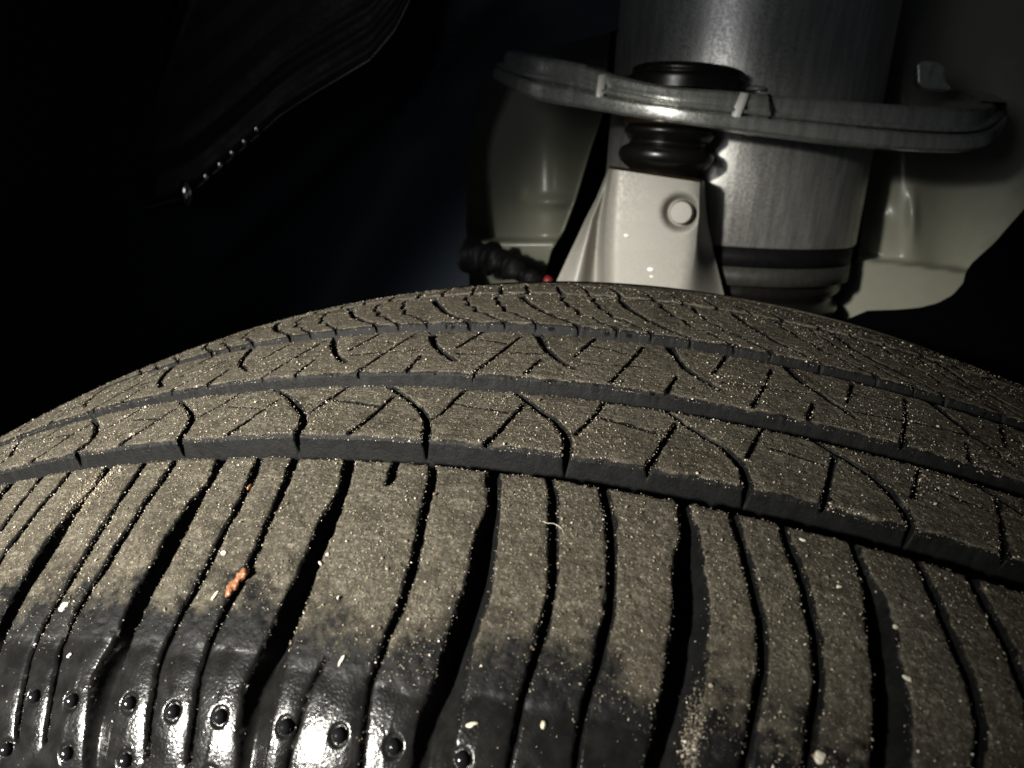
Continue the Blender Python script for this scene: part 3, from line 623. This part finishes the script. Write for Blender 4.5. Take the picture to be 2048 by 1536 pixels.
bo2=at(1362,425,.1745); rb=20.5/3780.
_b=lathe('boss',[(rb*1.08,.006),(rb*1.02,.0008),(rb*.98,-.0006),(rb*.92,-.0009),(rb*.5,-.00095),(0,-.00096)],M_ALU,kn,bo2,(0.05,1,0),40); _b.data.set_sharp_from_angle(angle=math.radians(40))
def chip(px,py,Y,r):
    o=at(px,py,Y); P2=[]
    for a in np.linspace(0,math.pi/2,5): P2.append([tuple(o+np.array([r*1.3*math.cos(a)*math.cos(t),-r*.7*math.sin(a),r*.8*math.cos(a)*math.sin(t)])) for t in np.linspace(0,2*math.pi,12,endpoint=False)])
    return gridmesh('paint_drop',np.array(P2),closed_v=True)
M_DROP=simple('gloss_drop',(.9,.9,.88),.12)
for (px,py,r),lb in zip(((1253,471,.0011),(1301,539,.0013),(1303,553,.0007)),('shiny pale droplet at mid height on the aluminium knuckle neck','larger shiny droplet low on the aluminium knuckle neck, just above the tyre','tiny faint droplet directly under the larger low one on the knuckle')):
    tag(link('water_drop',chip(px,py,.1745,r),M_DROP),lb,'droplet','droplets on the knuckle')

# --- painted body panel of the wheel housing
def panel_relief(a,b,x0):
    if x0<1400:
        y=.340-.036*np.exp(-((a-1090)/88)**2)+.016*((b-395)/200)**2
        led=sm(b,474,486); y=y*(1-led)+led*(.295+.02*sm(b,486,620))
        y=y-.004*np.exp(-(((a-1040)/14)**2+((b-388)/22)**2))-.005*np.exp(-(((a-1110)/50)**2+((b-404)/11)**2))
    else:
        y=.312-.012*np.exp(-((a-1815)/48)**2)+.004*((b-420)/200)**2-.010*sm(a,1900,2120)
        line=515+(a-1735)*.125; led=sm(b,line-4,line+8); y=y*(1-led)+led*(.285+.00003*(b-line))
        y=y-.005*np.exp(-(((a-1826)/10)**2+((b-432)/40)**2))-.003*np.exp(-(((a-1768)/14)**2+((b-430)/20)**2))
    return y
panel=empty('body_panel',tuple(at(1500,300,.42)),'grey green painted metal wheel housing panel behind the strut','body panel')
def sheet(a0,a1,b0,b1,na,nb_,rel,edge=None):
    A_,B2_=np.meshgrid(np.linspace(0,1,na),np.linspace(b0,b1,nb_),indexing='ij')
    P2=np.zeros((na,nb_,3))
    for j in range(nb_):
        b=B2_[0,j]; l,r=(edge(b) if edge else (a0,a1))
        for i in range(na):
            a=l+(r-l)*A_[i,j]; P2[i,j]=at(a,b,float(rel(np.array(a),np.array(b))))
    return P2
def le(b): return 900,float(np.interp(b,[-60,100,232,300,400,463,500,640],[1225,1212,1200,1176,1146,1122,1098,1060]))
def re_(b): return float(np.interp(b,[-80,0,286,470,515,640],[1800,1798,1744,1722,1716,1640])),2140
link('left_pressing',gridmesh('left_pressing',sheet(0,0,-60,650,90,140,lambda a,b:panel_relief(a,b,900),le)),M_PAINT,panel)
link('right_pressing',gridmesh('right_pressing',sheet(0,0,-120,660,80,120,lambda a,b:panel_relief(a,b,1900),re_)),M_PAINT,panel)
edg=np.array([[at(le(b)[1]+k,b,float(panel_relief(np.array(le(b)[1]),np.array(b),900))+dy) for k,dy in ((0,0),(3,-.002),(6,.0),(7,.02))] for b in np.linspace(-60,650,80)])
link('flange',gridmesh('flange',edg),M_PAINT,panel)
# dark inner wall behind everything
bw=np.array([[(x,.62,z) for z in np.linspace(-.2,1.1,8)] for x in np.linspace(-1.0,1.0,8)]); o=link('inner_wall',gridmesh('inner_wall',bw),M_BLACK); tag(o,None,None,None,'structure')

# --- black wheel arch liner with an opening in front of the body panel
liner=empty('wheel_arch_liner',tuple(at(600,300,.3)),'black felt wheel arch liner curving around the tyre, with a wide opening for the strut','wheel arch liner')
def liner_y(a,b):
    y=.272-.23*sm(-a,-820,260)**1.2
    y=y+.035*np.exp(-((a-(980-.62*b)-40)/150)**2)*sm(b,0,180)      # broad hollow running down to the left
    y=y-.016*sm(a-(842-.02*b+60*np.cos(b/120.)),-8,8)*(1-sm(b,150,300))
    y=y+.010*sm((a-1015+1.05*b)/40,-1,1)*(1-sm(b,420,640))
    return y
HOLE_L=lambda b: float(np.interp(b,[-120,60,120,150,190,230,330,450,570,680],[1245,1240,1000,966,955,945,932,930,937,945]))
link('front_sheet',gridmesh('front_sheet',sheet(0,0,-120,900,90,110,liner_y,lambda b:(-260,HOLE_L(b)))),M_LINER,liner)
ed=np.array([[at(HOLE_L(b)+k,b,float(liner_y(np.array(HOLE_L(b)),np.array(b)))+dy) for k,dy in ((0,0),(1.5,-.001),(3,.0008),(3,.006))] for b in np.linspace(-120,680,120)])
link('hem',gridmesh('hem',ed),M_LINER,liner)
HOLE_R=[(2120,395),(2060,402),(2046,420),(2020,449),(1990,484),(1959,512),(1942,528),(1931,545),(1926,566),(1905,590),(1875,606),(1840,615),(1797,619),(1735,621),(1690,640),(1640,680)]
hr=np.array(HOLE_R,float); t=np.r_[0,np.cumsum(np.hypot(*np.diff(hr,axis=0).T))]; tt=np.linspace(0,t[-1],70); hx=np.interp(tt,t,hr[:,0]); hy=np.interp(tt,t,hr[:,1])
rr=np.array([[at(hx[i]+k*.85*1.0,hy[i]+k*1.0,.262+dy) for k,dy in ((0,.012),(0,.0),(4,-.002),(60,-.004),(200,-.01),(520,-.03))] for i in range(70)])
link('rear_sheet',gridmesh('rear_sheet',rr),M_LINER_SHADE,liner)
# ribbed splash shield at upper left, standing in front of the liner
sh=empty('splash_shield',tuple(at(200,300,.12)),'glossy black ribbed plastic shield with a toothed edge at upper left','splash shield')
def edge_b(a): return float(np.interp(a,[-260,0,160,300,360,400,430,470,520,560,600,660,740,790,830,860],[505,470,438,414,398,372,346,312,268,232,205,168,120,60,-20,-118]))
def sh_y(a,b): return .13+.105*sm(np.array(a),-200,820)
A=np.linspace(-260,860,150)
P2=np.zeros((150,60,3))
for i,a in enumerate(A):
    e=edge_b(a)
    for j,u in enumerate(np.linspace(0,1,60)):
        b=-120+(e+120)*u
        y=float(sh_y(a,b))
        y+=-.0008*math.sin((e-b)/84.0*2*math.pi)**3*(1 if (e-b)<140 else .35)+.006*math.exp(-((a-(195+(e-b)*.42))/14)**2)
        P2[i,j]=at(a,b,y)
link('ribbed_panel',gridmesh('ribbed_panel',P2),M_SHIELD,sh)
hm=np.array([[at(a,edge_b(a)+k,float(sh_y(a,0))+dy) for k,dy in ((-6,-.004),(-2,-.0065),(3,-.006),(6,-.002),(7,.03))] for a in A])
link('rolled_edge',gridmesh('rolled_edge',hm),simple('rolled_plastic',(.008,.008,.009),.22),sh)
M_TOOTH=simple('glint_metal',(.5,.5,.52),.14,1.0); M_TOOTH.node_tree.nodes['Principled BSDF'].inputs['Specular IOR Level'].default_value=1.0  # bright metal put on the black teeth to make their glints
for px,py,r in ((411,354,.0021),(439,330,.0019),(463,306,.0017),(487,283,.0016),(512,258,.0015),(371,386,.0044)):
    o=at(px,py,float(sh_y(px,py))-.0095); P3=[]
    for a in np.linspace(0,math.pi,9): P3.append([tuple(o+np.array([r*math.sin(a)*math.cos(t),r*math.sin(a)*math.sin(t)*.8,1.7*r*math.cos(a)])) for t in np.linspace(0,2*math.pi,14,endpoint=False)])
    link('edge_tooth',gridmesh('edge_tooth',np.array(P3),closed_v=True),M_TOOTH,sh)

# --- black corrugated wiring behind the tyre, with a red clip
wl=empty('wire_loom',tuple(at(1030,530,.27)),'lumpy black wiring loom with a small red clip beside the knuckle foot','wiring loom')
pth=np.array([at(940,512,.268),at(975,514,.262),at(1010,526,.258),at(1050,550,.254),at(1085,578,.25),at(1100,620,.25)])
t=np.linspace(0,5,90); cx=np.stack([np.interp(t,range(6),pth[:,k]) for k in range(3)],-1)
for k in range(6): cx[1:-1]=(cx[:-2]+cx[1:-1]*2+cx[2:])/4
P3=[]
for i,c_ in enumerate(cx):
    r=(.0105-.0013*i/18)*(1+.05*math.sin(i*1.15)+.17*math.sin(i*.31+1)+.08*math.sin(i*.67)); d=cx[min(i+1,89)]-cx[max(i-1,0)]; d/=np.linalg.norm(d); x=np.cross(d,[0,0,1]); x/=np.linalg.norm(x); y=np.cross(d,x)
    P3.append([tuple(c_+r*(1+.12*math.sin(3*v+i*.4))*(x*math.cos(v)+y*math.sin(v))) for v in np.linspace(0,2*math.pi,18,endpoint=False)])
link('sleeve',gridmesh('sleeve',np.array(P3),closed_v=True),M_BLACK,wl)
o=at(1096,562,.241); lathe('clip',[(0,.003),(.003,.0025),(.0034,0),(.003,-.0025),(0,-.003)],M_RED,wl,o,(1,.2,-.3),14)

# ------------------------------------------------------------------ single flakes and bits on the tread
def flake(name,tp,s,L,Wd,Hh,ang,mat,label,cat,group=None,lift=0.,seed=0):
    r_=np.random.default_rng(seed); base=on_tyre(tp,s,lift); n=on_tyre(tp,s,lift+1)-base; n/=np.linalg.norm(n); tx=np.cross([0,1,0],n); tx/=np.linalg.norm(tx); ty=np.cross(n,tx)
    e1=tx*math.cos(ang)+ty*math.sin(ang); e2=-tx*math.sin(ang)+ty*math.cos(ang); P4=[]; m=14
    rad_=.9+(.16 if 'husk' in name else .38)*np.interp(np.arange(m),np.arange(0,m+1,2),np.append(q:=r_.uniform(-1,1,m//2),q[0]))
    for zz,ff in ((-.3,.85),(.1,1.0),(.7,.92),(1.,.6),(1.05,.25),(1.0,0.)):
        P4.append([tuple(base+.001*(e1*L*.5*ff*rad_[k]*math.cos(2*math.pi*k/m)+e2*Wd*.5*ff*rad_[k]*math.sin(2*math.pi*k/m)+n*(Hh*zz+.12*Hh*r_.uniform(-1,1)*(ff<1)))) for k in range(m)])
    o=link(name,gridmesh(name,np.array(P4),closed_v=True,smooth='husk' in name),mat); return tag(o,label,cat,group)
M_HUSK=simple('seed_husk',(.25,.105,.05),.35,0,900,.35,(1200,.0004,.8))
M_CHIP=simple('pale_chip',(.62,.58,.48),.6,0,1500,.25,(2000,.0003,.8))
M_SHELL=simple('shell_chip',(.72,.66,.50),.45,0,1500,.2)
hc=on_tyre([-2.288,-2.272,-2.262,-2.248,-2.232,-2.214,-2.200],[-27.6,-27.0,-26.2,-25.2,-24.4,-23.8,-23.2],[.35,.5,.55,.5,.6,.75,.55]); hr_=[.0001,.00062,.00074,.00056,.00066,.00078,.0001]
tq=np.linspace(0,6,40); P4=[]; r_=np.random.default_rng(3)
cc=np.stack([np.interp(tq,range(7),hc[:,k]) for k in range(3)],-1); rrq=np.interp(tq,range(7),hr_)
for i in range(40):
    d=cc[min(i+1,39)]-cc[max(i-1,0)]; d/=np.linalg.norm(d); x=np.cross(d,[0,0,1]); x/=np.linalg.norm(x); y=np.cross(d,x)
    P4.append([tuple(cc[i]+rrq[i]*(1+.16*math.sin(2*v+i*.5)+.10*math.sin(3*v-i*.9)+.07*r_.normal())*(x*math.cos(v)*1.15+y*math.sin(v)*.75)) for v in np.linspace(0,2*math.pi,16,endpoint=False)])
tag(link('seed_husk',gridmesh('seed_husk',np.array(P4),closed_v=True),M_HUSK),'orange brown curled seed husk lodged in a narrow shoulder groove','seed husk')
flake('husk_splinter',-2.515,-8.0,1.5,.5,.4,1.3,M_HUSK,'thin rust coloured splinter caught at the lip of an upper left shoulder groove','splinter',seed=5)
CH=[(-2.365,-27.4,2.3,.9,.5,1.15,M_SHELL,'cream oblong chip just left of the orange husk'),
(-3.45,-30.0,2.2,1.5,.5,.5,M_CHIP,'ragged whitish flake near the left edge, on the dark wet border'),
(-2.44,-20.6,1.3,1.0,.4,.2,M_CHIP,'small white crumb on the block above the cream oblong chip'),
(-3.25,-37.1,1.1,.8,.4,.4,M_CHIP,'small pale chip on the glossy lower left shoulder'),
(-1.455,-34.0,2.2,.6,.4,1.35,M_CHIP,'slim standing white sliver on the parting line left of centre'),
(-1.775,-21.1,1.0,.8,.5,.1,M_CHIP,'white crumb at the edge of the wide groove left of centre, lower of two'),
(-1.75,-19.6,.7,.7,.4,.1,M_CHIP,'tiny white crumb at the edge of the wide groove left of centre, upper of two'),
(-.67,-38.3,1.9,.9,.6,.3,M_SHELL,'tan and white gravel chip on the wet shoulder at bottom centre'),
(-.32,-36.6,.9,1.1,.6,0,M_SHELL,'cube shaped cream stone on the wet shoulder right of bottom centre'),
(.98,-31.8,2.6,1.8,.5,1.5,M_CHIP,'broad grey white flake at the bottom edge right of centre'),
(.885,-2.6,1.3,.6,.3,-.2,M_CHIP,'pale curved flake near the long groove on the right shoulder'),
(1.06,-9.3,.9,.7,.4,.3,M_SHELL,'tan grain halfway down a right shoulder block'),
(1.37,-19.5,1.5,.6,.4,-.3,M_CHIP,'long pale chip on the lip of the right wide groove'),
(1.33,-13.,.9,.7,.4,.5,M_CHIP,'white crumb on the lip of the right wide groove, above the long pale chip')]
for k,c_ in enumerate(CH): flake('stone_chip',c_[0],c_[1],c_[2]*.85,c_[3]*.85,c_[4]*.7,*c_[5:7],c_[7],'stone chip','chips lying on the tread',seed=20+k)
# a hair lying over a groove
hp=[(-.55,-9.2),(-.52,-9.5),(-.49,-9.4),(-.46,-9.7),(-.43,-10.2),(-.41,-11.0)]
P4=[]
pc=on_tyre([a for a,b in hp],[b for a,b in hp],[.05,.15,.25,.35,.3,.05])
for i in range(6): P4.append([tuple(pc[i]+.000032*np.array([math.cos(v),math.sin(v)*.7,math.sin(v)])) for v in np.linspace(0,2*math.pi,5,endpoint=False)])
tag(link('fibre',gridmesh('fibre',np.array(P4),closed_v=True),M_CHIP),'fine pale hair lying across a narrow groove at the centre of the shoulder','fibre')
